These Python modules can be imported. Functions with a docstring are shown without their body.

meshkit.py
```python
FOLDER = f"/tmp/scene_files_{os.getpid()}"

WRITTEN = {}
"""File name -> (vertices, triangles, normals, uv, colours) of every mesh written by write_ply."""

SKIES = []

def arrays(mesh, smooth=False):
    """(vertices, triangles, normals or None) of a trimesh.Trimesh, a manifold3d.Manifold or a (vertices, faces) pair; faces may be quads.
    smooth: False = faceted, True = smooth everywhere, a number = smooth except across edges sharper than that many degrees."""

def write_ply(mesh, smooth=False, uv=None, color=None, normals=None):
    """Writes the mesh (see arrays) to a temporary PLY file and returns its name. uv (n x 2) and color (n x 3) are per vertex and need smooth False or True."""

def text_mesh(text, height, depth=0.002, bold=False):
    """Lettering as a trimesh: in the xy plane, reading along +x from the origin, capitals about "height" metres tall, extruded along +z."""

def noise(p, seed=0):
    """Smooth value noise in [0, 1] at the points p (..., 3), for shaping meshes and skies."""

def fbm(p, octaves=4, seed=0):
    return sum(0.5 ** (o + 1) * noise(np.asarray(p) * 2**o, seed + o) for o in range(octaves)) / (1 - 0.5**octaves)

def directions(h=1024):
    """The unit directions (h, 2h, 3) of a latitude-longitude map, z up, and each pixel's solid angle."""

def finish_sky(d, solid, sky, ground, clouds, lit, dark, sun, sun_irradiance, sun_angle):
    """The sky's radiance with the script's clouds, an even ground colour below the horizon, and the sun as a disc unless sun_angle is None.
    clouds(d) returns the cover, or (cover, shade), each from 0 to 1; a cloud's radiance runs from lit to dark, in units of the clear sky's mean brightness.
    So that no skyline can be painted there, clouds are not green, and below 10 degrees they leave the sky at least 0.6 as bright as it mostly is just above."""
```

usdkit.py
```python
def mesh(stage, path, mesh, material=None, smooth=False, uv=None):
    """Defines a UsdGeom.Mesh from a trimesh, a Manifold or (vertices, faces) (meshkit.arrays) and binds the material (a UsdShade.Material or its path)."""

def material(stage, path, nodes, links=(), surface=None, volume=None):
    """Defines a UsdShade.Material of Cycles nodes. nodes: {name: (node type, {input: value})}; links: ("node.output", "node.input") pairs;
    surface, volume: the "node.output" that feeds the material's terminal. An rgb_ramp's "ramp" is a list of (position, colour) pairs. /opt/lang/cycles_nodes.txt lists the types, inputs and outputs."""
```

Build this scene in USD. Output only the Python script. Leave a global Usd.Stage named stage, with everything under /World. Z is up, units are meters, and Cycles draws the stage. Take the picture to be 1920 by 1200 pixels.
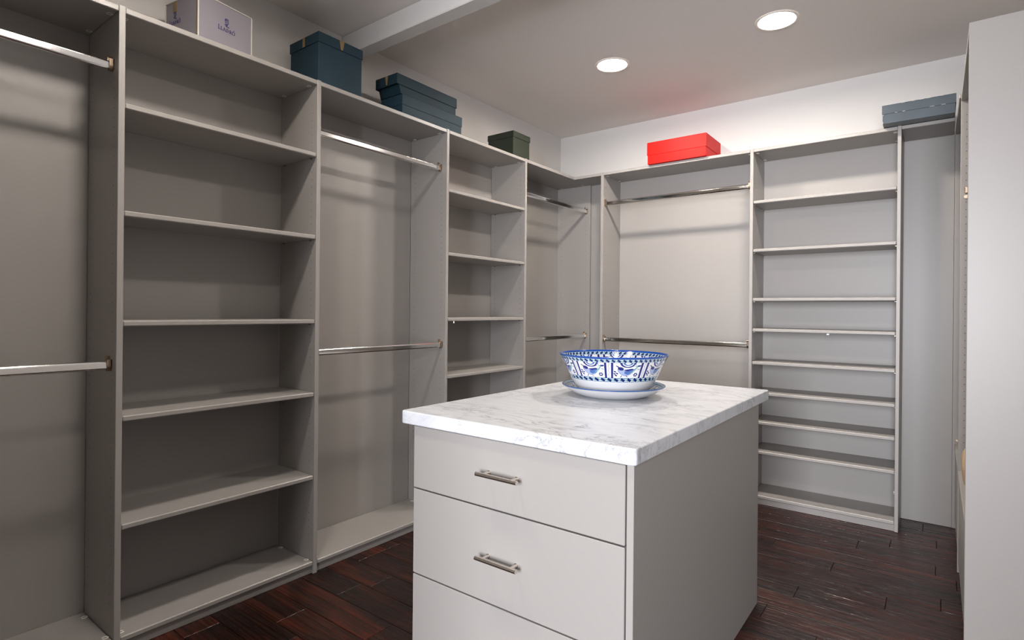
import math
import numpy as np
import trimesh
import shapely
from shapely.geometry import Polygon, LineString, Point, box as sbox
from shapely.ops import unary_union
from shapely import affinity
from pxr import Usd, UsdGeom, UsdShade, UsdLux, Sdf, Gf, Vt
import usdkit
import meshkit

stage = Usd.Stage.CreateInMemory()
UsdGeom.SetStageUpAxis(stage, UsdGeom.Tokens.z)
UsdGeom.SetStageMetersPerUnit(stage, 1.0)
UsdGeom.Xform.Define(stage, '/World')

# ------------------------------------------------------------------ camera, sky, exposure
F_PX, AXIS_Y, YAW, ROLL = 1053.68, 582.59, -0.6479, 0.0092
CAM = np.array([2.1259, -3.5481, 1.1369])
fwd = np.array([math.sin(YAW), math.cos(YAW), 0.0])
rgt = np.array([math.cos(YAW), -math.sin(YAW), 0.0])
up = np.cross(rgt, fwd)
rgt, up = rgt * math.cos(ROLL) + up * math.sin(ROLL), up * math.cos(ROLL) - rgt * math.sin(ROLL)
cam = UsdGeom.Camera.Define(stage, '/World/camera')
m = Gf.Matrix4d(1.0)
for i, v in enumerate((rgt, up, -fwd, CAM)):
    m.SetRow(i, Gf.Vec4d(*map(float, v), 1.0 if i == 3 else 0.0))
cam.AddTransformOp().Set(m)
cam.CreateHorizontalApertureAttr(36.0)
cam.CreateVerticalApertureAttr(22.5)
cam.CreateFocalLengthAttr(36.0 * F_PX / 1920)
cam.CreateVerticalApertureOffsetAttr(-(600 - AXIS_Y) * 36.0 / 1920)
cam.CreateClippingRangeAttr(Gf.Vec2f(0.05, 100))
EXPOSURE = 0.0
cam.CreateExposureAttr(EXPOSURE)

LAMP = (1.0, 0.915, 0.83)
LAMP_POWER = (375.0, 410.0, 285.0, 125.0)   # strength of each can, chosen one by one to balance the brightness
LAMPS = [(0.66, -0.70), (1.51, -0.68), (0.63, -2.80), (1.55, -2.80)]  # last two are out of view, lighting the near left run and island
LAMP_R = 0.079
# area light out of view behind the camera, placed to light drawers and end panel
REAR_POWER = 50.0
rear_light = UsdLux.RectLight.Define(stage, '/World/window_daylight')
rear_light.CreateWidthAttr(1.6)
rear_light.CreateHeightAttr(2.0)
rear_light.CreateIntensityAttr(REAR_POWER)
rear_light.CreateColorAttr(Gf.Vec3f(0.93, 0.94, 1.0))
rear_light.AddTranslateOp().Set(Gf.Vec3d(2.5, -7.0, 1.40))
rear_light.AddRotateXOp().Set(90.0)

# ------------------------------------------------------------------ materials
LOOK = '/World/Looks/'
UsdGeom.Scope.Define(stage, '/World/Looks')


def plain(name, col, rough=0.5, spec=0.5, metal=0.0, bump=0.0, scale=300, var=0.0, extra=None):
    nodes = {'tc': ('texture_coordinate', {}), 'p': ('principled_bsdf', {'base_color': col, 'roughness': rough, 'specular_ior_level': spec, 'metallic': metal, **(extra or {})})}
    links = []
    if bump:
        nodes['n'] = ('noise_texture', {'scale': scale, 'detail': 3.0})
        nodes['b'] = ('bump', {'strength': bump, 'distance': 0.001})
        links += [('tc.object', 'n.vector'), ('n.fac', 'b.height'), ('b.normal', 'p.normal')]
    if var:
        nodes['v'] = ('noise_texture', {'scale': 6.0, 'detail': 4.0})
        nodes['r'] = ('rgb_ramp', {'ramp': [(0.3, tuple(c * (1 - var) for c in col)), (0.7, tuple(min(1, c * (1 + var)) for c in col))]})
        links += [('tc.object', 'v.vector'), ('v.fac', 'r.fac'), ('r.color', 'p.base_color')]
    return usdkit.material(stage, LOOK + name, nodes, links, surface='p.BSDF')


melamine = plain('grey_melamine', (0.305, 0.288, 0.272), 0.40, 0.5)
melamine_edge = plain('grey_edge_band', (0.50, 0.475, 0.46), 0.33, 0.5)
white_wall = plain('white_wall_paint', (0.59, 0.575, 0.555), 0.7, 0.3)
ceiling_paint = plain('ceiling_paint', (0.73, 0.69, 0.66), 0.85, 0.2)
chrome = plain('polished_chrome', (0.80, 0.79, 0.77), 0.10, metal=1.0)
brass = plain('copper_bracket', (0.50, 0.38, 0.28), 0.25, metal=1.0)
steel = plain('brushed_nickel', (0.72, 0.66, 0.60), 0.26, metal=1.0)
hole_dark = plain('pin_hole_dark', (0.14, 0.125, 0.11), 0.8)
cam_white = plain('white_plastic', (0.70, 0.68, 0.62), 0.4)
clip_white = plain('clear_white_plastic', (0.9, 0.9, 0.9), 0.2)
teal = plain('teal_box_paper', (0.013, 0.034, 0.049), 0.6, 0.22, bump=0.35, scale=700, var=0.10)
teal_b = plain('deep_teal_box_paper', (0.009, 0.027, 0.037), 0.6, 0.2, bump=0.35, scale=700, var=0.10)
green = plain('dark_green_box_paper', (0.017, 0.024, 0.014), 0.55, 0.4, bump=0.3, scale=700, var=0.08)
red = plain('red_box_paper', (0.58, 0.006, 0.003), 0.45, 0.16, bump=0.1, scale=900)
slate = plain('slate_blue_box_paper', (0.046, 0.062, 0.076), 0.32, 0.5, bump=0.2, scale=700, var=0.12)
worn = plain('worn_paper_edge', (0.55, 0.53, 0.48), 0.8)
lavender = plain('lavender_grey_card', (0.215, 0.200, 0.228), 0.6, 0.3, bump=0.08, scale=400)
card_white = plain('white_card_edge', (0.50, 0.48, 0.44), 0.6)
ink = plain('navy_print', (0.022, 0.020, 0.10), 0.5)
gold = plain('gold_ribbon', (0.20, 0.135, 0.055), 0.5, 0.4)
tan = plain('tan_canvas', (0.45, 0.32, 0.20), 0.9, 0.2, bump=0.5, scale=600)
trim_white = plain('lamp_trim_white', (0.82, 0.76, 0.68), 0.5)
glow = [usdkit.material(stage, LOOK + 'lamp_glow_' + n, {'e': ('emission', {'color': LAMP, 'strength': w})}, surface='e.emission') for n, w in zip('abcd', LAMP_POWER)]


def wood(name, tone):
    dark = tuple(c * tone for c in (0.0050, 0.0026, 0.0020))
    mid = tuple(c * tone for c in (0.0195, 0.0054, 0.0029))
    lite = tuple(c * tone for c in (0.070, 0.0120, 0.0044))
    return usdkit.material(stage, LOOK + name, {
        'tc': ('texture_coordinate', {}), 'oi': ('object_info', {}),
        'off': ('combine_xyz', {}), 'k': ('math', {'math_type': 'multiply', 'value2': 37.0}),
        'mp': ('mapping', {'scale': (1.6, 9.0, 1.0)}), 'mg': ('mapping', {'scale': (0.9, 34.0, 1.0)}),
        'n': ('noise_texture', {'scale': 1.5, 'detail': 6.0, 'roughness': 0.6, 'distortion': 0.6}),
        'g': ('noise_texture', {'scale': 1.6, 'detail': 5.0, 'roughness': 0.6}),
        'ad': ('math', {'math_type': 'multiply_add', 'value2': 0.45, 'value3': 0.0}),
        'sm': ('math', {'math_type': 'multiply_add', 'value2': 0.62, 'value3': 0.0}),
        'r': ('rgb_ramp', {'ramp': [(0.38, dark), (0.52, mid), (0.70, lite)]}),
        'b': ('bump', {'strength': 1.0, 'distance': 0.0075}),
        'rr': ('map_range', {'from_min': 0.35, 'from_max': 0.65, 'to_min': 0.17, 'to_max': 0.40}),
        'p': ('principled_bsdf', {'specular_ior_level': 0.5}),
    }, [('oi.random', 'k.value1'), ('k.value', 'off.x'), ('k.value', 'off.y'), ('tc.object', 'mp.vector'), ('tc.object', 'mg.vector'),
        ('off.vector', 'mp.location'), ('off.vector', 'mg.location'), ('mp.vector', 'n.vector'), ('mg.vector', 'g.vector'),
        ('g.fac', 'ad.value1'), ('n.fac', 'sm.value1'), ('ad.value', 'sm.value3'), ('sm.value', 'r.fac'), ('r.color', 'p.base_color'),
        ('g.fac', 'b.height'), ('b.normal', 'p.normal'), ('g.fac', 'rr.value'), ('rr.result', 'p.roughness')], surface='p.BSDF')


planks_mat = [wood('dark_wood_a', 0.62), wood('dark_wood_b', 0.82), wood('dark_wood_c', 1.12)]
subfloor_mat = plain('plank_joint_dark', (0.006, 0.004, 0.003), 0.9)

marble = usdkit.material(stage, LOOK + 'white_marble', {
    'tc': ('texture_coordinate', {}),
    'mp': ('mapping', {'rotation': (0.0, 0.0, 0.5), 'scale': (1.0, 2.2, 1.6)}),
    'w': ('noise_texture', {'scale': 4.6, 'detail': 9.0, 'roughness': 0.62, 'distortion': 1.1}),
    'v1': ('math', {'math_type': 'subtract', 'value2': 0.5}), 'v2': ('math', {'math_type': 'absolute'}),
    'vr': ('rgb_ramp', {'ramp': [(0.0, (0.50, 0.50, 0.51)), (0.005, (0.66, 0.66, 0.67)), (0.018, (0.91, 0.91, 0.91)), (0.06, (1.0, 1.0, 1.0))]}),
    'm': ('noise_texture', {'scale': 2.2, 'detail': 3.0, 'roughness': 0.5}),
    'mr': ('rgb_ramp', {'ramp': [(0.40, (0.12, 0.12, 0.12)), (0.60, (1.0, 1.0, 1.0))]}),
    'c': ('noise_texture', {'scale': 9.0, 'detail': 8.0, 'roughness': 0.65, 'distortion': 0.8}),
    'cr': ('rgb_ramp', {'ramp': [(0.30, (0.60, 0.60, 0.61)), (0.42, (0.80, 0.80, 0.805)), (0.55, (0.84, 0.84, 0.835))]}),
    'mx': ('mix_color', {'blend_type': 'multiply'}), 'tn': ('mix_color', {'blend_type': 'multiply', 'fac': 1.0, 'b': (0.735, 0.755, 0.795)}),
    'p': ('principled_bsdf', {'roughness': 0.22, 'specular_ior_level': 0.5}),
}, [('tc.object', 'mp.vector'), ('mp.vector', 'w.vector'), ('w.fac', 'v1.value1'), ('v1.value', 'v2.value1'), ('v2.value', 'vr.fac'),
    ('mp.vector', 'm.vector'), ('m.fac', 'mr.fac'), ('mp.vector', 'c.vector'), ('c.fac', 'cr.fac'),
    ('mr.color', 'mx.fac'), ('cr.color', 'mx.a'), ('vr.color', 'mx.b'), ('mx.result', 'tn.a'), ('tn.result', 'p.base_color')], surface='p.BSDF')

ceramic = usdkit.material(stage, LOOK + 'painted_ceramic', {
    'a': ('attribute', {'attribute': 'paint'}),
    'p': ('principled_bsdf', {'roughness': 0.12, 'specular_ior_level': 0.5}),
}, [('a.color', 'p.base_color')], surface='p.BSDF')

# ------------------------------------------------------------------ scene helpers
used = {}


def numbered(path):
    n = used.get(path, -1) + 1
    used[path] = n
    return path if n == 0 else f'{path}_{n:03d}'


class Thing:
    """A top-level thing at loc; its parts are given in world coordinates."""

    def __init__(self, name, label, cat, loc, group=None, kind=None):
        self.loc = np.array(loc, float)
        self.path = numbered('/World/' + name)
        x = UsdGeom.Xform.Define(stage, self.path)
        x.AddTranslateOp().Set(Gf.Vec3d(*self.loc))
        p = self.prim = x.GetPrim()
        for k, v in (('label', label), ('category', cat), ('group', group), ('kind', kind)):
            if v:
                p.SetCustomDataByKey(k, v)

    def part(self, name, mesh, mat, smooth=False, label=None, kind=None, under=None):
        """Adds one mesh; under = path of a part to hang a sub-part on. Returns its path."""
        path = numbered((under or self.path) + '/' + name)
        if isinstance(mesh, list):
            mesh = trimesh.util.concatenate(mesh)
        mesh = mesh.copy()
        mesh.apply_translation(-self.loc)
        p = usdkit.mesh(stage, path, mesh, mat, smooth=smooth).GetPrim()
        if label:
            p.SetCustomDataByKey('label', label)
        if kind:
            p.SetCustomDataByKey('kind', kind)
        return path


def single(name, mesh, mat, label=None, cat=None, kind=None, smooth=False):
    path = numbered('/World/' + name)
    p = usdkit.mesh(stage, path, mesh, mat, smooth=smooth).GetPrim()
    for k, v in (('label', label), ('category', cat), ('kind', kind)):
        if v:
            p.SetCustomDataByKey(k, v)
    return path


def bx(x0, x1, y0, y1, z0, z1, r=0.0012):
    """A box with chamfered edges."""
    lo, hi = np.array([x0, y0, z0], float), np.array([x1, y1, z1], float)
    r = min(r, 0.45 * (hi - lo).min())
    if r <= 0:
        return trimesh.creation.box(bounds=[lo, hi])
    pts = []
    for s in np.ndindex(2, 2, 2):
        c = np.where(np.array(s) == 1, hi, lo)
        inw = np.where(np.array(s) == 1, -1, 1) * r
        for k in range(3):
            q = c + inw
            q[k] = c[k]
            pts.append(q)
    return trimesh.Trimesh(pts).convex_hull


def cyl(p0, p1, r, n=20):
    return trimesh.creation.cylinder(radius=r, segment=[p0, p1], sections=n)


def lathe(profile, n=96):
    """profile: (r, z) from bottom axis outward; closed by itself."""
    return trimesh.creation.revolve(np.array(profile), sections=n)


def extrude_to(poly, origin, ex, ey, depth):
    """Extrudes a shapely shape: its x runs along ex, its y along ey, thickness along ex x ey."""
    geoms = getattr(poly, 'geoms', [poly])
    t = trimesh.util.concatenate([trimesh.creation.extrude_polygon(g, depth, engine='earcut') for g in geoms if g.area > 0])
    M = np.eye(4)
    M[:3, 0], M[:3, 1] = ex, ey
    M[:3, 2] = np.cross(ex, ey)
    M[:3, 3] = origin
    t.apply_transform(M)
    return t


# ------------------------------------------------------------------ dimensions
T = 0.019                       # board thickness
ZT0, ZT1 = 2.099, 2.118         # top shelf
ZB0, ZB1 = 0.036, 0.055         # bottom shelf
XP, XW = -0.283, -0.296         # left back panel face, left wall face
YP, YW = 0.268, 0.281           # far back panel face, far wall face
XR, XRW = 2.203, 2.62           # right run front plane, right wall face
CZ = 2.522
Y_FRONT = -4.3
OPENING_X0, OPENING_X1, OPENING_Z = 1.36, 2.56, 2.32   # unseen wall opening behind the viewer, sized to pass the rear light

# ------------------------------------------------------------------ room shell
single('wall_left', bx(XW - 0.10, XW, Y_FRONT - 0.1, YW + 0.1, -0.02, CZ + 0.1, 0), white_wall, 'white painted wall above the long grey closet run on the left', 'wall', 'structure')
single('wall_back', bx(XW, XRW + 0.1, YW, YW + 0.10, -0.02, CZ + 0.1, 0), white_wall, 'white painted far wall behind the red box', 'wall', 'structure')
single('wall_right', bx(XRW, XRW + 0.10, Y_FRONT - 0.1, YW, -0.02, CZ + 0.1, 0), white_wall, 'white painted wall behind the right closet run', 'wall', 'structure')
wf = sbox(XW, -0.02, XRW, CZ + 0.1).difference(sbox(OPENING_X0, -1, OPENING_X1, OPENING_Z))  # unseen wall; its opening limits where the rear light falls
single('wall_front', extrude_to(wf, (0, Y_FRONT, 0), (1, 0, 0), (0, 0, 1), 0.10), white_wall, 'unseen white wall behind the viewer with an opening that passes the rear light', 'wall', 'structure')
casing = sbox(OPENING_X0 - 0.03, 0, OPENING_X1 + 0.03, OPENING_Z + 0.05).difference(sbox(OPENING_X0, -1, OPENING_X1, OPENING_Z))  # frame of the unseen opening
single('trim_2', extrude_to(casing, (0, Y_FRONT + 0.015, 0), (1, 0, 0), (0, 0, 1), 0.015), white_wall, 'unseen white casing around the opening behind the viewer', 'trim', 'structure')

holes = unary_union([Point(x, y).buffer(LAMP_R + 0.004, 24) for x, y in LAMPS])
slab = sbox(XW, Y_FRONT, XRW, YW).difference(holes)
ceil_mesh = extrude_to(slab, (0, 0, CZ), (1, 0, 0), (0, 1, 0), 0.09)
single('ceiling', ceil_mesh, ceiling_paint, 'flat off-white ceiling with round recessed lights', 'ceiling', 'structure')
single('trim_1', bx(XW, XRW, -1.80, -1.722, 2.421, CZ, 0.004), white_wall, 'white boxed beam crossing the ceiling over the island', 'beam', 'structure')

# floor of planks, one mesh per plank, running along x
fl = Thing('floor', 'dark reddish-brown hand-scraped wood plank floor', 'floor', (1.1, -2.0, 0), kind='structure')
fl.part('subfloor', bx(XW, XRW, Y_FRONT, YW, -0.030, -0.010, 0), subfloor_mat, kind='structure')
rows = [-1.187]
while rows[-1] < YW:
    rows.append(rows[-1] + 0.1185)
low = [-1.187]
while low[-1] > Y_FRONT:
    low.append(low[-1] - 0.1246)
rows = sorted(set(low + rows))
known = [(2.131, -0.09), (1.948, -0.20), (2.073, 0.165), (2.128, -0.447), (2.145, -0.80), (1.674, -1.02), (1.605, -1.237), (1.487, -0.535), (1.757, -0.66),
         (0.2245, -2.38), (0.28, -2.02), (0.565, -2.255), (1.82, -0.32)]
rng = np.random.default_rng(7)
for a, b in zip(rows[:-1], rows[1:]):
    if b < Y_FRONT + 0.02:
        continue
    cuts = [x for x, y in known if a < y < b]
    a, b = max(a, Y_FRONT), min(b, YW)
    ends = list(cuts)
    x = (min(ends) if ends else XW + rng.uniform(0.3, 1.2))
    if not ends:
        ends.append(x)
    while True:
        x -= rng.uniform(0.65, 1.15)
        if x < XW + 0.12:
            break
        ends.append(x)
    x = max(ends)
    while True:
        x += rng.uniform(0.65, 1.15)
        if x > XRW - 0.12:
            break
        ends.append(x)
    ends = [XW] + sorted(ends) + [XRW]
    for u, v in zip(ends[:-1], ends[1:]):
        dz = rng.uniform(-0.0006, 0.0)
        g = 0.0007
        fl.part('plank', bx(u + g, v - g, a + g, b - g, -0.012, dz, 0.0011), planks_mat[int(rng.integers(0, 3))])

# ------------------------------------------------------------------ recessed ceiling lights
lamp_labels = ['smaller-looking lit recessed ceiling light, left of the pair beyond the beam',
               'larger-looking lit recessed ceiling light, right of the pair beyond the beam',
               'unseen recessed ceiling light on the near side of the beam, nearer the left closet run',
               'unseen recessed ceiling light on the near side of the beam, above the right front island corner']
for (x, y), lab, shine in zip(LAMPS, lamp_labels, glow):
    t = Thing('recessed_light', lab, 'ceiling light', (x, y, CZ), 'recessed ceiling lights')
    ring = lathe([(LAMP_R, 0.012), (LAMP_R, 0.0), (LAMP_R + 0.004, -0.004), (LAMP_R + 0.014, -0.004), (LAMP_R + 0.018, 0.0), (LAMP_R + 0.003, 0.0005), (LAMP_R + 0.003, 0.012), (LAMP_R, 0.012)], 64)
    ring.apply_translation((x, y, CZ))
    t.part('trim_ring', ring, trim_white, smooth=30)
    disc = trimesh.creation.cylinder(radius=LAMP_R, height=0.004, sections=48)
    disc.apply_translation((x, y, CZ + 0.006))
    t.part('diffuser', disc, shine)


# ------------------------------------------------------------------ closet fittings
def cam_fitting(x, y, z, face, ang):
    """Small white C of a cam cover lying on a board; face +1 on top of it, -1 under it."""
    arc = LineString([(0.008 * math.cos(a), 0.008 * math.sin(a)) for a in np.linspace(0.6, 2 * math.pi - 0.6, 16)]).buffer(0.0024, 4)
    arc = affinity.rotate(arc, math.degrees(ang), origin=(0, 0))
    z0 = z if face > 0 else z - 0.0012
    return extrude_to(arc, (x, y, z0), (1, 0, 0), (0, 1, 0), 0.0012)


def hole_columns(u_list, plane, axis, sign, z0=0.16, z1=2.02, step=0.032):
    """Two columns of pin holes as small dark discs on a divider face. axis 'y': the face is y = plane; 'x': x = plane."""
    out = []
    for u in u_list:
        for z in np.arange(z0, z1, step):
            c = trimesh.creation.cylinder(radius=0.0023, height=0.0004, sections=8)
            if axis == 'y':
                c.apply_transform(trimesh.transformations.rotation_matrix(math.pi / 2, (1, 0, 0)))
                c.apply_translation((u, plane + sign * 0.0, z))
            else:
                c.apply_transform(trimesh.transformations.rotation_matrix(math.pi / 2, (0, 1, 0)))
                c.apply_translation((plane + sign * 0.0, u, z))
            out.append(c)
    return trimesh.util.concatenate(out)


oval = affinity.scale(Point(0, 0).buffer(1, 16), 0.0078, 0.0150)
oval = oval.intersection(sbox(-0.0066, -0.02, 0.0066, 0.02))


def rod(t, axis, a, b, c, z, mat=chrome):
    """Oval hanging rod from a to b along axis, at cross position c, height z, with a hooked cup at each end."""
    if axis == 'y':
        r = t.part('hanging_rod', extrude_to(oval, (c, b - 0.001, z), (1, 0, 0), (0, 0, 1), b - a - 0.002), mat, smooth=30)
    else:
        r = t.part('hanging_rod', extrude_to(oval, (a + 0.001, c, z), (0, 1, 0), (0, 0, 1), b - a - 0.002), mat, smooth=30)
    u = Point(0, 0).buffer(1, 16)
    outer = affinity.scale(u, 0.0115, 0.0185).union(sbox(-0.0115, 0, 0.0115, 0.020))
    inner = affinity.scale(u, 0.0086, 0.0158).union(sbox(-0.0086, 0, 0.0086, 0.03))
    cup = outer.difference(inner)
    tab = sbox(-0.0115, 0.0, -0.006, 0.026).union(affinity.translate(Point(0, 0).buffer(0.0055, 8), -0.008, 0.026))
    cup = cup.union(tab.difference(inner))
    for s, e in ((1, a), (-1, b)):
        if axis == 'y':
            y = e + 0.0125 if s > 0 else e
            g = [extrude_to(cup, (c, y, z), (1, 0, 0), (0, 0, 1), 0.0125), extrude_to(outer, (c, e + 0.002 if s > 0 else e, z), (1, 0, 0), (0, 0, 1), 0.002)]
        else:
            x = e if s > 0 else e - 0.0125
            g = [extrude_to(cup, (x, c, z), (0, 1, 0), (0, 0, 1), 0.0125), extrude_to(outer, (e if s > 0 else e - 0.002, c, z), (0, 1, 0), (0, 0, 1), 0.002)]
        t.part('rod_bracket', g, brass if mat is chrome else mat, under=r, label='copper-toned hooked rod bracket')
    return r


def divider_y(t, y0, y1, x0=XP, x1=0.0, z1=2.121, name='divider', holes_on=(1, 1)):
    """Upright board in the plane across y (left run)."""
    d = t.part(name, bx(x0, x1, y0, y1, 0.0, z1, 0.0015), melamine)
    us = [x1 - 0.037, x0 + 0.037]
    for s, on, pl in ((-1, holes_on[0], y0), (1, holes_on[1], y1)):
        if on:
            t.part('pin_holes', hole_columns(us, pl, 'y', s), hole_dark, kind='stuff', under=d)
    return d


def divider_x(t, x0, x1, y0=0.0, y1=YP, z1=2.121, holes_on=(1, 1)):
    d = t.part('divider', bx(x0, x1, y0, y1, 0.0, z1, 0.0015), melamine)
    us = [y0 + 0.037, y1 - 0.037]
    for s, on, pl in ((-1, holes_on[0], x0), (1, holes_on[1], x1)):
        if on:
            t.part('pin_holes', hole_columns(us, pl, 'x', s), hole_dark, kind='stuff', under=d)
    return d


def base_and_top_y(t, a, b, bottom=True, top=True):
    """Left run: back panel, top and bottom shelf, toe kick between dividers at a and b."""
    t.part('back_panel', bx(XW, XP, a, b, 0.0, ZT1, 0), melamine)
    if top:
        t.part('top_shelf', bx(XP, 0.0, a, b, ZT0, ZT1, 0.002), melamine)
        for x in (-0.045, -0.24):
            for y, an in ((a + 0.012, math.pi / 2), (b - 0.012, -math.pi / 2)):
                t.part('cam_fitting', cam_fitting(x, y, ZT0, -1, an), cam_white)
    if bottom:
        t.part('bottom_shelf', bx(XP, -0.001, a, b, ZB0, ZB1, 0.0035), melamine)
        t.part('toe_kick', bx(-0.032, -0.014, a, b, 0.0, ZB0, 0.001), melamine)
        for x in (-0.035, -0.235):
            for y, an in ((a + 0.012, math.pi / 2), (b - 0.012, -math.pi / 2)):
                t.part('cam_fitting', cam_fitting(x, y, ZB1, 1, an), cam_white)


def shelves_y(t, a, b, zs):
    for z in zs:
        t.part('shelf', bx(XP, -0.002, a + 0.0008, b - 0.0008, z - T, z, 0.0035), melamine)
        for x in (-0.037, XP + 0.037):
            for y in (a, b):
                s = 1 if y == a else -1
                t.part('shelf_pin', cyl((x, y, z - T - 0.003), (x, y + s * 0.008, z - T - 0.003), 0.003, 10), brass)


# ------------------------------------------------------------------ left closet run
A0, A1 = -2.868, -2.849
B0, B1 = -2.135, -2.116
C0, C1 = -1.336, -1.317
D0, D1 = -0.608, -0.589
N0 = -3.90

u1 = Thing('hanging_unit', 'tall grey hanging unit with two chrome rods, cut off by the left picture edge', 'closet unit', (-0.14, (N0 + A0) / 2, 0), 'tall hanging units')
divider_y(u1, N0 - T, N0)
base_and_top_y(u1, N0, A0 - 0.0006)
rod(u1, 'y', N0, A0 - 0.0006, -0.052, 1.932)
rod(u1, 'y', N0, A0 - 0.0006, -0.047, 0.945)

u2 = Thing('shelf_unit', 'wide tall grey shelving unit with five shelves, under the blue boxes at left', 'closet unit', (-0.14, (A1 + B0) / 2, 0), 'tall shelf units')
divider_y(u2, A0, A1)
divider_y(u2, B0, B1)
base_and_top_y(u2, A1, B0)
shelves_y(u2, A1, B0, (1.807, 1.454, 1.092, 0.779, 0.423))

u3 = Thing('hanging_unit', 'tall grey hanging unit with two chrome rods, under the stack of two teal boxes', 'closet unit', (-0.14, (B1 + C0) / 2, 0), 'tall hanging units')
base_and_top_y(u3, B1 + 0.0006, C0 - 0.0006)
rod(u3, 'y', B1 + 0.0006, C0 - 0.0006, -0.047, 1.912)
rod(u3, 'y', B1 + 0.0006, C0 - 0.0006, -0.030, 0.947)

u4 = Thing('shelf_unit', 'narrow tall grey shelving unit under the small dark green box', 'closet unit', (-0.14, (C1 + D0) / 2, 0), 'tall shelf units')
divider_y(u4, C0, C1)
divider_y(u4, D0, D1)
base_and_top_y(u4, C1, D0)
shelves_y(u4, C1, D0, (1.801, 1.453, 1.095, 0.781, 0.44))
u4.part('shelf_pin', cyl((-0.04, C1 + 0.09, 1.095 - T - 0.012), (-0.04, C1 + 0.09, 1.095 - T), 0.004, 10), steel)

EY = 0.222
S0, S1 = 0.219, 0.239
u5 = Thing('corner_hanging_unit', 'grey corner hanging unit with two chrome rods and an L-shaped top', 'closet unit', (-0.14, -0.2, 0))
u5.part('back_panel', bx(XW, XP, D1 + 0.0006, YP, 0.0, ZT1, 0), melamine)
u5.part('end_panel', bx(XP, 0.012, EY, EY + T, 0.0, ZT0, 0.0015), melamine)
u5.part('pin_holes', hole_columns([-0.025, XP + 0.04], EY, 'y', -1), hole_dark, kind='stuff')
u5.part('filler_panel', bx(XP, S0, EY + T + 0.001, YW, 0.0, ZT0 - 0.0005, 0), melamine)
D1 += 0.0006
Lp = Polygon([(XP, D1), (0, D1), (0, 0), (S0, 0), (S0, YP), (XP, YP)])
u5.part('top_shelf', extrude_to(Lp, (0, 0, ZT0), (1, 0, 0), (0, 1, 0), ZT1 - ZT0), melamine)
u5.part('bottom_shelf', bx(XP, -0.001, D1, EY, ZB0, ZB1, 0.0035), melamine)
u5.part('toe_kick', bx(-0.032, -0.014, D1, EY, 0.0, ZB0, 0.001), melamine)
for x, y, an in ((-0.045, D1 + 0.012, math.pi / 2), (-0.24, EY - 0.012, -math.pi / 2), (-0.045, EY - 0.012, -math.pi / 2)):
    u5.part('cam_fitting', cam_fitting(x, y, ZT0, -1, an), cam_white)
rod(u5, 'y', D1, EY, -0.020, 1.900)
rod(u5, 'y', D1, EY, -0.020, 0.950)

# ------------------------------------------------------------------ far closet run
E0, E1 = 1.223, 1.242
F0, F1 = 1.954, 1.971


def base_and_top_x(t, a, b, bottom=True, back_to=0.0):
    t.part('back_panel', bx(a, b, YP, YW, back_to, ZT1, 0), melamine)
    t.part('top_shelf', bx(a, b, 0.0, YP, ZT0, ZT1, 0.002), melamine)
    for y in (0.045, 0.23):
        for x, an in ((a + 0.012, 0.0), (b - 0.012, math.pi)):
            t.part('cam_fitting', cam_fitting(x, y, ZT0, -1, an), cam_white)
    if bottom:
        t.part('bottom_shelf', bx(a, b, 0.001, YP, ZB0, ZB1, 0.0035), melamine)
        t.part('toe_kick', bx(a, b, 0.012, 0.030, 0.0, ZB0, 0.001), melamine)


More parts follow.
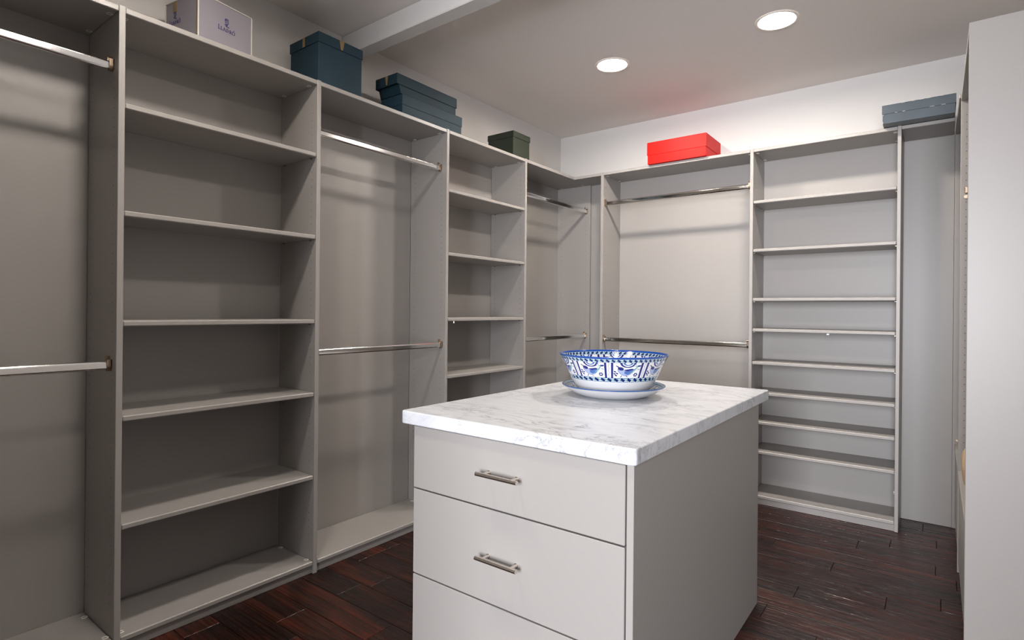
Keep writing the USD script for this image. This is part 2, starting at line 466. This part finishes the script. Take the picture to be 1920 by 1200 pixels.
u6 = Thing('hanging_unit', 'tall grey hanging unit with two chrome rods, under the red box', 'closet unit', ((S0 + E0) / 2, 0.13, 0), 'tall hanging units')
divider_x(u6, S0, S1, holes_on=(0, 1))
base_and_top_x(u6, S1, E0 - 0.0006)
rod(u6, 'x', S1, E0 - 0.0006, 0.028, 1.903)
rod(u6, 'x', S1, E0 - 0.0006, 0.022, 0.941)

u7 = Thing('shelf_unit', 'tall grey shoe shelving unit with eight close shelves on the far wall', 'closet unit', ((E0 + F1) / 2, 0.13, 0), 'tall shelf units')
divider_x(u7, E0, E1)
divider_x(u7, F0, F1, holes_on=(1, 0))
base_and_top_x(u7, E1, F0)
for z in (1.808, 1.519, 1.226, 1.044, 0.848, 0.667, 0.4925, 0.3175):
    u7.part('shelf', bx(E1 + 0.0008, F0 - 0.0008, 0.002, YP, z - T, z, 0.004), melamine)
    for y in (0.037, YP - 0.037):
        for x, s in ((E1, 1), (F0, -1)):
            u7.part('shelf_pin', cyl((x, y, z - T - 0.003), (x + s * 0.008, y, z - T - 0.003), 0.003, 10), brass)
u7.part('shelf_clip', bx(1.634, 1.648, 0.004, 0.014, 1.044 - T - 0.008, 1.044 - T, 0.002), clip_white, label='small white plastic clip under a shelf')
clip = [bx(F0 - 0.006, F0, 0.075, 0.105, 0.175, 0.193, 0.002), cyl((F0 - 0.009, 0.09, 0.184), (F0 - 0.005, 0.09, 0.184), 0.004, 12)]
u7.part('wall_clip', clip, clip_white, label='small white plastic clip on the right side board')

u8 = Thing('open_bay_unit', 'open grey bay with only a top shelf, beside the right closet run', 'closet unit', ((F1 + 2.19) / 2, 0.13, 0))
u8.part('back_panel', bx(F1, 2.194, YP, YW, 0.0, ZT1, 0.001), melamine)
u8.part('top_shelf', bx(F1, 2.190, 0.0, YP, ZT0, ZT1, 0.002), melamine)

# ------------------------------------------------------------------ right closet run
G0, G1 = -1.168, -1.149
P0, P1 = -0.38, -0.361
u9 = Thing('closet_unit', 'tall grey right-hand closet unit with a wide plain end panel', 'closet unit', ((XR + XRW) / 2, (G0 + P0) / 2, 0))
u9.part('end_panel', bx(XR, XRW, G0, G1, 0.0, 2.100, 0.0015), melamine)
u9.part('top_shelf', bx(XR, XRW, G1, P0, 2.079, 2.098, 0.002), melamine)
u9.part('back_panel', bx(XRW - 0.012, XRW, G1, P0, 0.0, 2.098, 0), melamine)
d = u9.part('divider', bx(XR, XRW, P0, P1, 0.0, 2.098, 0.0015), melamine)
u9.part('pin_holes', hole_columns([XR + 0.020], P0, 'y', -1), hole_dark, kind='stuff', under=d)
u9.part('counter_shelf', bx(XR, XRW - 0.012, G1, P0, 0.431, 0.450, 0.003), melamine)
u9.part('front_panel', bx(XR + 0.004, XR + 0.022, G1 + 0.002, P0 - 0.002, 0.05, 0.429, 0.002), melamine)
u9.part('toe_kick', bx(XR + 0.014, XR + 0.03, G1, P0, 0.0, 0.05, 0.001), melamine)
u9.part('rod_bracket', [bx(XR + 0.014, XR + 0.026, P0 - 0.010, P0, 1.67, 1.70, 0.002), cyl((XR + 0.02, P0 - 0.008, 1.655), (XR + 0.02, P0, 1.655), 0.008, 14)], brass, label='copper-toned rod bracket')

u10 = Thing('closet_unit', 'grey closet unit in the far right corner, behind the divider', 'closet unit', ((XR + XRW) / 2, -0.05, 0))
u10.part('top_shelf', bx(XR - 0.006, XRW, P1, YP, ZT0, ZT1, 0.002), melamine)
u10.part('back_panel', bx(XRW - 0.012, XRW, P1, YP, 0.0, ZT1, 0), melamine)
u10.part('end_panel', bx(2.1945, XRW - 0.012, YP - 0.004, YW, 0.0, ZT0, 0.001), melamine)
u10.part('shelf', bx(XR, XRW - 0.012, P1, YP - 0.004, 0.431, 0.450, 0.003), melamine)
u10.part('front_panel', bx(XR + 0.004, XR + 0.022, P1 + 0.002, YP - 0.006, 0.05, 0.429, 0.002), melamine)
u10.part('toe_kick', bx(XR + 0.010, XR + 0.026, P1, YP - 0.004, 0.0, 0.05, 0.001), melamine)
u10.part('cam_fitting', cyl((XR + 0.012, YP - 0.012, 0.47), (XR + 0.012, YP - 0.004, 0.47), 0.006, 12), brass, label='small copper-coloured fitting')

# tan bag on the counter of the right run
s = trimesh.creation.icosphere(subdivisions=4)
v = s.vertices
v = np.sign(v) * np.abs(v) ** 0.62
v = v * np.array([0.13, 0.21, 0.105])
v[:, 0] += (v[:, 2] > -9) * (v[:, 2] * -0.12)
v += (meshkit.fbm(v * 9 + 5, 3, 3) - 0.5)[:, None] * 0.02 * np.sign(v)
v += np.array([2.336, -0.84, 0.0])
v[:, 2] += 0.4505 - v[:, 2].min()
bag = Thing('canvas_bag', 'tan canvas bag on the low counter behind the wide end panel', 'bag', (2.36, -0.86, 0.4505))
bag.part('bag_body', trimesh.Trimesh(v, s.faces), tan, smooth=True)

# ------------------------------------------------------------------ island
IX0, IX1, IY0, IY1, IZ = 0.838, 1.571, -2.343, -1.208, 0.782
isl = Thing('island_cabinet', 'light grey island cabinet with three drawers in the middle of the closet', 'cabinet', ((IX0 + IX1) / 2, (IY0 + IY1) / 2, 0))
isl.part('side_panel', bx(IX1 - 0.018, IX1, IY0, IY1, 0.0, IZ, 0.0012), melamine)
isl.part('side_panel', bx(IX0 + 0.001, IX0 + 0.019, IY0 + 0.021, IY1, 0.0, IZ, 0.0012), melamine)
isl.part('back_panel', bx(IX0 + 0.019, IX1 - 0.018, IY1 - 0.018, IY1, 0.0, IZ, 0.0012), melamine)
isl.part('carcass', bx(IX0 + 0.020, IX1 - 0.019, IY0 + 0.026, IY1 - 0.019, 0.02, IZ - 0.002, 0.001), melamine)
DR = IX1 - 0.022
for z0, z1, hz in ((0.590, IZ - 0.003, 0.688), (0.327, 0.586, 0.457), (0.03, 0.323, 0.19)):
    d = isl.part('drawer', bx(IX0, DR, IY0, IY0 + 0.020, z0, z1, 0.0018), melamine)
    hx0, hx1, hy = 1.117, 1.257, IY0 - 0.030
    h = [cyl((hx0, hy, hz), (hx1, hy, hz), 0.0062, 24)]
    for x in (hx0 + 0.022, hx1 - 0.022):
        h.append(cyl((x, IY0, hz), (x, hy, hz), 0.0048, 16))
        h.append(cyl((x, IY0 - 0.0015, hz), (x, IY0, hz), 0.0065, 16))
    isl.part('handle', h, steel, smooth=30, label='brushed nickel bar handle', under=d)

import manifold3d as m3


def rounded_slab(x0, x1, y0, y1, z0, z1, rc, re):
    pts = []
    for cx, cy, a0 in ((x1 - rc, y1 - rc, 0), (x0 + rc, y1 - rc, 90), (x0 + rc, y0 + rc, 180), (x1 - rc, y0 + rc, 270)):
        for a in np.radians(np.linspace(a0, a0 + 90, 9)):
            for zz, s in ((z0, 1.0), (z1, -1.0)):
                for b in np.linspace(0, math.pi / 2, 4):
                    rr = rc - re + re * math.sin(b)
                    pts.append((cx + rr * math.cos(a), cy + rr * math.sin(a), zz + s * re * (1 - math.cos(b))))
    return trimesh.Trimesh(pts).convex_hull


ct = rounded_slab(0.788, 1.579, -2.353, -1.076, IZ, 0.823, 0.012, 0.005)
single('countertop', ct, marble, 'white grey-veined marble countertop on the island', 'countertop', smooth=20)

# ------------------------------------------------------------------ bowl and plate, painted per vertex
WHITE, BLUE, NAVY, TEALP, SKY, GREY = (np.array(c) for c in ((0.58, 0.585, 0.60), (0.012, 0.060, 0.28), (0.008, 0.014, 0.11), (0.13, 0.30, 0.30), (0.055, 0.125, 0.34), (0.25, 0.30, 0.46)))


def ell(cx, cy, rx, ry, rot=0):
    return affinity.rotate(affinity.translate(affinity.scale(Point(0, 0).buffer(1, 12), rx, ry), cx, cy), rot)


def motif():
    """One panel of the painted frieze in a 1 x 1 square (x along the rim, y upward): (shape, colour) in drawing order."""
    out = []
    for x in (0.0, 0.145, 0.86, 1.0):
        pass
    out.append((sbox(-0.03, 0.0, 0.030, 1.0), NAVY * 1.2))
    out.append((sbox(0.150, 0.0, 0.210, 1.0), NAVY * 1.2))
    wv = LineString([(0.09 + 0.014 * math.sin(t * 22), t) for t in np.linspace(0, 1, 50)]).buffer(0.008)
    out.append((wv, GREY))
    for r, w, c in ((0.30, 0.050, NAVY * 1.3), (0.17, 0.045, SKY)):
        arc = LineString([(0.60 + r * 0.62 * math.cos(a), 1.02 + r * math.sin(a)) for a in np.linspace(math.pi, 2 * math.pi, 24)])
        out.append((arc.buffer(w * 0.6), c))
    body = Polygon([(0.36, 0.56), (0.44, 0.60), (0.50, 0.46), (0.62, 0.50), (0.73, 0.56), (0.74, 0.40), (0.66, 0.24), (0.54, 0.18), (0.44, 0.28), (0.37, 0.44)]).buffer(0.015)
    out.append((affinity.scale(body, 1.08, 1.12), SKY * 1.1))
    out.append((body, GREY * 1.15))
    out.append((Polygon([(0.54, 0.46), (0.74, 0.48), (0.72, 0.34), (0.62, 0.24), (0.54, 0.30)]).buffer(0.012), SKY))
    out.append((Polygon([(0.50, 0.54), (0.74, 0.62), (0.78, 0.54), (0.60, 0.47)]).buffer(0.01), NAVY * 1.5))
    out.append((ell(0.415, 0.62, 0.075, 0.115, 20), NAVY * 1.2))
    out.append((LineString([(0.38, 0.68), (0.30, 0.80)]).buffer(0.020), NAVY))
    out.append((LineString([(0.46, 0.17), (0.42, 0.05)]).buffer(0.010), NAVY))
    out.append((LineString([(0.58, 0.17), (0.63, 0.06)]).buffer(0.010), NAVY))
    stem = LineString([(0.70, 0.34), (0.80, 0.50), (0.86, 0.70), (0.88, 0.84)]).buffer(0.019)
    out.append((stem, TEALP))
    for a in ((0.80, 0.60, 40), (0.92, 0.58, -40), (0.84, 0.78, 30)):
        out.append((ell(a[0], a[1], 0.050, 0.022, a[2]), TEALP))
    out.append((ell(0.92, 0.80, 0.045, 0.060, -30), NAVY * 1.6))
    out.append((ell(0.80, 0.88, 0.040, 0.030, 20), GREY))
    for k in range(6):
        a = k * math.pi / 3
        out.append((ell(0.86 + 0.045 * math.cos(a), 0.22 + 0.085 * math.sin(a), 0.024, 0.042), NAVY * 1.4))
    for x, y in ((0.25, 0.28), (0.29, 0.17), (0.32, 0.30), (0.26, 0.42)):
        out.append((ell(x, y, 0.028, 0.055, 25), NAVY * 1.4))
    return out


MOTIF = motif()


def frieze(u, v):
    """Colours of the frieze at u (panel units) and v in 0..1."""
    x, y = np.mod(u, 1.0), np.clip(v, 0, 1)
    c = np.broadcast_to(WHITE, (len(x), 3)).copy()
    for shape, colour in MOTIF:
        hit = shapely.contains_xy(shape, x, y) | shapely.contains_xy(shape, x - 1.0, y)
        c[hit] = np.minimum(colour, 0.58)
    return c


def lozenges(u, v, per_panel=6.0):
    """Band of navy lozenges on pale teal ground with a navy zigzag."""
    x, y = np.mod(u * per_panel, 1.0) - 0.5, v - 0.5
    c = np.broadcast_to(np.array((0.42, 0.50, 0.52)), (len(x), 3)).copy()
    c[np.abs(v - 0.5) > 0.41] = BLUE * 0.9
    c[np.abs(np.abs(x) + np.abs(y) * 0.9 - 0.46) < 0.07] = TEALP
    c[np.abs(x + 0.35 * y) + np.abs(y) * 0.70 < 0.35] = NAVY
    return c


def painted(path, prof, paint, n, mat, centre, phase):
    """Revolves the outline (r, z, s) and paints every vertex; s is handed to paint(u, index, r, z)."""
    prof = np.array(prof)
    ang = np.linspace(0, 2 * math.pi, n, endpoint=False)
    k = len(prof)
    V = np.stack([np.outer(np.cos(ang), prof[:, 0]), np.outer(np.sin(ang), prof[:, 0]), np.broadcast_to(prof[:, 1], (n, k))], -1).reshape(-1, 3)
    i = np.arange(n)[:, None] * k + np.arange(k - 1)[None, :]
    j = np.roll(np.arange(n), -1)[:, None] * k + np.arange(k - 1)[None, :]
    Q = np.stack([i, j, j + 1, i + 1], -1).reshape(-1, 4)
    col = paint(np.repeat((ang - phase) / (2 * math.pi), k), np.tile(np.arange(k), n), prof)
    me = usdkit.mesh(stage, path, (V, Q), mat, smooth=True)
    UsdGeom.PrimvarsAPI(me).CreatePrimvar('paint', Sdf.ValueTypeNames.Color3fArray, 'vertex').Set(Vt.Vec3fArray.FromNumpy(col.astype(np.float32)))
    return me


BC = np.array([1.160, -1.641])
facing = math.atan2(CAM[1] - BC[1], CAM[0] - BC[0])


def dense(pts, step):
    pts = np.array(pts, float)
    out = [pts[:1]]
    for a, b in zip(pts[:-1], pts[1:]):
        q = max(1, int(np.ceil(np.linalg.norm(b - a) / step)))
        out.append(a + (b - a) * (np.arange(1, q + 1) / q)[:, None])
    return np.vstack(out)


def spline(pts, n):
    from scipy.interpolate import CubicSpline
    pts = np.array(pts, float)
    t = np.r_[0, np.cumsum(np.linalg.norm(np.diff(pts, axis=0), axis=1))]
    return CubicSpline(t, pts)(np.linspace(0, t[-1], n))


# plate: foot, sloping underside, rim, well
ZC = 0.8232
pl_prof = np.vstack([[(0.0001, 0.004), (0.098, 0.004), (0.100, 0.0), (0.108, 0.0)],
                     spline([(0.110, 0.0012), (0.138, 0.0095), (0.165, 0.0235), (0.1855, 0.0385)], 20),
                     [(0.1885, 0.0402), (0.1900, 0.0420), (0.1895, 0.0436), (0.1870, 0.0440)],
                     spline([(0.1855, 0.0432), (0.163, 0.0290), (0.140, 0.0170), (0.118, 0.0118), (0.10, 0.0110)], 50), [(0.0001, 0.0110)]])


def paint_plate(u, idx, prof):
    r, top = prof[idx, 0], idx >= 27
    c = np.broadcast_to(WHITE, (len(r), 3)).copy()
    c[(r > 0.1862)] = SKY * 0.75
    z = top & (r <= 0.1862) & (r > 0.168)
    c[z] = lozenges(u[z] * 9, (r[z] - 0.168) / 0.0182, 12)
    z = top & (r <= 0.168) & (r > 0.112)
    f = frieze(u[z] * 14, (r[z] - 0.112) / 0.056)
    c[z] = np.where(f.mean(1, keepdims=True) < 0.5, f * 0.7, f)
    return c


pt = Thing('plate', 'round white plate with blue painted rim under the bowl', 'plate', (BC[0], BC[1], ZC))
painted(pt.path + '/plate_body', pl_prof, paint_plate, 900, ceramic, BC, facing)

# bowl standing in the plate
ZBOWL = ZC + 0.0112
out_low = spline([(0.106, 0.0), (0.120, 0.006), (0.140, 0.027), (0.152, 0.045), (0.1575, 0.055)], 16)
out_up = spline([(0.1575, 0.055), (0.1720, 0.083), (0.1865, 0.111), (0.1990, 0.1345)], 110)
rim = np.array([(0.2005, 0.1362), (0.2018, 0.1378), (0.2012, 0.1392), (0.1992, 0.1398), (0.1968, 0.1390)])
in_up = spline([(0.1945, 0.1345), (0.1820, 0.111), (0.1675, 0.083), (0.1530, 0.056)], 90)
in_low = spline([(0.1530, 0.056), (0.146, 0.044), (0.132, 0.026), (0.105, 0.010)], 20)
bowl_prof = np.vstack([[(0.0001, 0.004), (0.100, 0.004), (0.102, 0.0)], out_low, out_up[1:], rim, in_up, in_low[1:], [(0.0001, 0.009)]])
bowl_prof[:, 1] *= 1.05
n_out = 3 + 16 + 109
n_rim = n_out + 5
n_in = n_rim + 90


def paint_bowl(u, idx, prof):
    z = prof[idx, 1] / 1.05
    p = u * 9 + 0.21
    c = np.broadcast_to(WHITE, (len(z), 3)).copy()
    for lo, hi in ((19, n_out), (n_rim, n_in)):
        s = (idx >= lo) & (idx < hi)
        a = s & (z > 0.1215) & (z < 0.1335)
        c[a] = lozenges(p[a], (z[a] - 0.1215) / 0.012, 7)
        a = s & (z >= 0.1335)
        c[a] = BLUE
        a = s & (z > 0.070) & (z <= 0.1215)
        c[a] = frieze(p[a], (z[a] - 0.070) / 0.0515)
        a = s & (z > 0.0555) & (z <= 0.070)
        c[a] = lozenges(p[a], (z[a] - 0.0555) / 0.0145, 5)
    c[(idx >= n_out) & (idx < n_rim)] = BLUE
    return c


bw = Thing('bowl', 'large white bowl painted with blue birds on the marble island', 'bowl', (BC[0], BC[1], ZBOWL))
painted(bw.path + '/bowl_body', bowl_prof, paint_bowl, 1400, ceramic, BC, facing)

# ------------------------------------------------------------------ boxes on top of the closets
ZS = ZT1 + 0.0005


def lidded(name, label, x0, x1, y0, y1, z0, zl, z1, mat, lid=0.003, taper=0.0):
    """Cardboard box: body from z0 up under a lid whose rim hangs down to zl; z1 is the top."""
    t = Thing(name, label, 'box', ((x0 + x1) / 2, (y0 + y1) / 2, z0), 'boxes on top of the closets')
    body = bx(x0 + lid, x1 - lid, y0 + lid, y1 - lid, z0, z1 - 0.004, 0.0012)
    if taper:                                     # the near end leans in towards the bottom
        low, near = body.vertices[:, 2] < (z0 + z1) / 2, body.vertices[:, 1] < (y0 + y1) / 2
        body.vertices[low & near, 1] += taper
    t.part('box_body', body, mat)
    w = 0.0022
    rimp = sbox(x0, y0, x1, y1).difference(sbox(x0 + w, y0 + w, x1 - w, y1 - w))
    t.part('lid', [extrude_to(rimp, (0, 0, zl), (1, 0, 0), (0, 1, 0), z1 - zl - 0.001), bx(x0, x1, y0, y1, z1 - 0.003, z1, 0.0012)], mat)
    return t


# lavender carton at far left
KY0, KY1, KX0, KX1, KZ1 = -2.619, -2.403, -0.214, -0.012, 2.281
KROT = trimesh.transformations.rotation_matrix(math.radians(8.3), (0, 0, 1), (KX1, KY0, 0))
k = Thing('carton', 'lavender grey carton printed with a navy emblem, leftmost on the closet top', 'box', ((KX0 + KX1) / 2, (KY0 + KY1) / 2, ZS), 'boxes on top of the closets')


def kpart(name, mesh, mat, **kw):
    """A part of the carton, which stands slightly turned about its front left corner."""
    mesh = trimesh.util.concatenate(mesh) if isinstance(mesh, list) else mesh.copy()
    mesh.apply_transform(KROT)
    return k.part(name, mesh, mat, **kw)


kpart('box_body', bx(KX0, KX1, KY0, KY1, ZS, KZ1, 0.001), lavender)
e = 0.0045
edge_bits = []
for x in (KX0, KX1):
    for y in (KY0, KY1):
        edge_bits.append(bx(x - e / 2, x + e / 2, y - e / 2, y + e / 2, ZS, KZ1 + 0.001, 0.0008))
for y in (KY0, KY1):
    edge_bits.append(bx(KX0, KX1, y - e / 2, y + e / 2, KZ1 - 0.002, KZ1 + 0.002, 0.0008))
for x in (KX0, KX1):
    edge_bits.append(bx(x - e / 2, x + e / 2, KY0, KY1, KZ1 - 0.002, KZ1 + 0.002, 0.0008))
kpart('edge_binding', edge_bits, card_white, label='white edge binding')
kpart('edge_stripe', bx(KX1 - 0.010, KX1 - 0.004, KY0 - 0.0012, KY0, ZS, KZ1 - 0.002, 0.0003), gold, label='gold stripe beside the corner')
kpart('tape', bx(-0.166, -0.143, KY0 - 0.0012, KY0, KZ1 - 0.040, KZ1, 0.0003), gold, label='gold ribbon end')


def seg(pts, w):
    return LineString(pts).buffer(w / 2, 4, cap_style='flat', join_style='mitre')


def serif_word():
    """The word LLADRO with an accent on the O, in small serif capitals, about 5.3 wide and 1 high; the first L is taller."""
    g, x = [], 0.0

    def serif(cx, y, w=0.34):
        g.append(sbox(cx - w / 2, y - 0.035, cx + w / 2, y + 0.035))

    for hgt, wid in ((1.28, 0.62), (0.95, 0.56)):   # L L
        g.append(sbox(x + 0.12, 0, x + 0.28, hgt))
        serif(x + 0.17, hgt - 0.03, 0.26)
        g.append(sbox(x, 0, x + wid, 0.075))
        g.append(sbox(x + wid - 0.06, 0, x + wid, 0.24))
        x += wid + 0.16
    g.append(seg([(x + 0.06, 0), (x + 0.46, 0.98)], 0.09))   # A
    g.append(seg([(x + 0.42, 0.98), (x + 0.82, 0)], 0.18))
    g.append(sbox(x + 0.20, 0.30, x + 0.68, 0.37))
    serif(x + 0.08, 0.035, 0.28)
    serif(x + 0.82, 0.035, 0.32)
    x += 1.06
    g.append(sbox(x + 0.10, 0, x + 0.26, 0.96))              # D
    o = affinity.translate(affinity.scale(Point(0, 0).buffer(1, 16), 0.62, 0.48), x + 0.20, 0.48)
    i = affinity.translate(affinity.scale(Point(0, 0).buffer(1, 16), 0.47, 0.41), x + 0.20, 0.48)
    g.append(o.difference(i).intersection(sbox(x + 0.10, 0, x + 2, 1)))
    serif(x + 0.14, 0.035, 0.26)
    serif(x + 0.14, 0.925, 0.26)
    x += 0.98
    g.append(sbox(x + 0.10, 0, x + 0.26, 0.96))              # R
    o = affinity.translate(affinity.scale(Point(0, 0).buffer(1, 16), 0.36, 0.26), x + 0.26, 0.70)
    i = affinity.translate(affinity.scale(Point(0, 0).buffer(1, 16), 0.22, 0.19), x + 0.26, 0.70)
    g.append(o.difference(i).intersection(sbox(x + 0.12, 0, x + 2, 1)))
    g.append(seg([(x + 0.32, 0.46), (x + 0.76, -0.02)], 0.17))
    serif(x + 0.18, 0.035, 0.30)
    x += 0.86
    o = affinity.translate(affinity.scale(Point(0, 0).buffer(1, 20), 0.50, 0.52), x + 0.50, 0.47)   # O with acute
    i = affinity.translate(affinity.scale(Point(0, 0).buffer(1, 20), 0.33, 0.45), x + 0.50, 0.47)
    g.append(o.difference(i))
    g.append(seg([(x + 0.50, 1.06), (x + 0.72, 1.32)], 0.13))
    return affinity.translate(unary_union(g), -(x + 1.0) / 2, 0)


def emblem():
    """The small printed emblem over the word: a curled bloom on a bell-like stem with spread feet (1.6 wide, 2.6 high)."""
    g = []
    g.append(LineString([(-0.55, 1.95), (-0.50, 2.35), (-0.10, 2.58), (0.35, 2.48), (0.50, 2.30)]).buffer(0.17, 6))
    g.append(LineString([(-0.40, 2.10), (0.05, 2.12), (0.45, 1.80), (0.58, 1.45)]).buffer(0.13, 6))
    g.append(LineString([(-0.45, 1.95), (-0.48, 1.45), (-0.30, 1.12)]).buffer(0.12, 6))
    g.append(LineString([(0.55, 1.50), (0.45, 1.10), (0.15, 0.90)]).buffer(0.13, 6))
    g.append(LineString([(-0.10, 1.62), (0.12, 1.45)]).buffer(0.09, 6))
    g.append(affinity.translate(affinity.scale(Point(0, 0).buffer(1, 12), 0.34, 0.36), 0.0, 0.72))
    g.append(LineString([(-0.72, 0.60), (-0.30, 0.72), (0.0, 0.50), (0.10, 0.10)]).buffer(0.13, 6))
    g.append(LineString([(-0.35, 0.30), (0.10, 0.12), (0.62, 0.06), (0.78, 0.18)]).buffer(0.14, 6))
    return unary_union(g)


WORD, MARK = serif_word().buffer(0.025), emblem()
for origin, ex in (((KX1 + 0.0002, KY0 + 0.111, 2.1815), (0, 1, 0)), ((KX1 - 0.142, KY0 - 0.0002, 2.196), (1, 0, 0))):
    ex = np.array(ex, float)
    nrm = np.cross(ex, (0, 0, 1))
    sc = 0.0128
    kpart('lettering', extrude_to(affinity.scale(WORD, sc, sc * 1.05, origin=(0, 0)), origin, ex, (0, 0, 1), 0.0004), ink, label='navy serif lettering')
    kpart('emblem', extrude_to(affinity.scale(MARK, sc * 0.92, sc * 0.92, origin=(0, 0)), np.array(origin) + np.array((0, 0, 0.0185)), ex, (0, 0, 1), 0.0004), ink, label='navy emblem above the word')

# tall teal box
b1 = lidded('storage_box', 'tall square teal box with gold ribbon ends, second from the left', -0.225, -0.004, -2.130, -1.897, ZS, 2.291, 2.334, teal)
b1.part('ribbon', extrude_to(Polygon([(-0.012, 0.041), (0.014, 0.041), (0.006, 0.0), (-0.004, 0.0)]), (-0.004 + 0.0002, -2.012, 2.292), (0, 1, 0), (0, 0, 1), 0.0006), gold, label='gold ribbon end on the lid')
b1.part('ribbon', extrude_to(sbox(-0.009, 0, 0.009, 0.041), (-0.114, -2.130 - 0.0002, 2.292), (1, 0, 0), (0, 0, 1), 0.0006), gold, label='gold ribbon end on the lid')

# two stacked long teal boxes
lidded('storage_box', 'long teal lidded box at the bottom of the stack of two', -0.165, -0.006, -1.652, -1.212, ZS, 2.163, 2.215, teal, lid=0.002)
b3 = lidded('storage_box', 'long dark teal lidded box on top of the stack of two', -0.172, -0.010, -1.684, -1.252, 2.2155, 2.257, 2.309, teal_b, lid=0.004, taper=0.025)
b3.part('ribbon', extrude_to(Polygon([(-0.011, 0.048), (0.011, 0.048), (0.005, 0.004), (-0.003, 0.004)]), (-0.088, -1.684 - 0.0002, 2.259), (1, 0, 0), (0, 0, 1), 0.0006), gold, label='gold ribbon end on the lid')

lidded('storage_box', 'small dark green lidded box near the corner', -0.212, -0.003, -0.738, -0.556, ZS, 2.233, 2.270, green)
lidded('storage_box', 'bright red lidded box on the far closet top', 0.576, 0.968, -0.026, 0.262, ZS, 2.178, 2.262, red, lid=0.003)

g = lidded('storage_box', 'worn slate blue lidded box at the right end of the closet top', 1.890, 2.192, -0.082, 0.250, ZS, 2.168, 2.213, slate, lid=0.003)
wear = []
rng = np.random.default_rng(5)
for z in (2.168, 2.2125):
    x = 1.90
    while x < 2.17:
        L = rng.uniform(0.004, 0.022)
        if rng.random() < 0.55:
            wear.append(bx(x, x + L, -0.0826, -0.0815, z - 0.0010, z + 0.0010, 0.0003))
        x += L + rng.uniform(0.004, 0.05)
for z0, L in ((2.1186, 0.012), (2.160, 0.01), (2.200, 0.012)):
    wear.append(bx(1.8925, 1.8945, -0.0800, -0.0785, z0, z0 + L, 0.0003))
g.part('worn_edges', wear, worn, kind='stuff', label='pale worn edges')
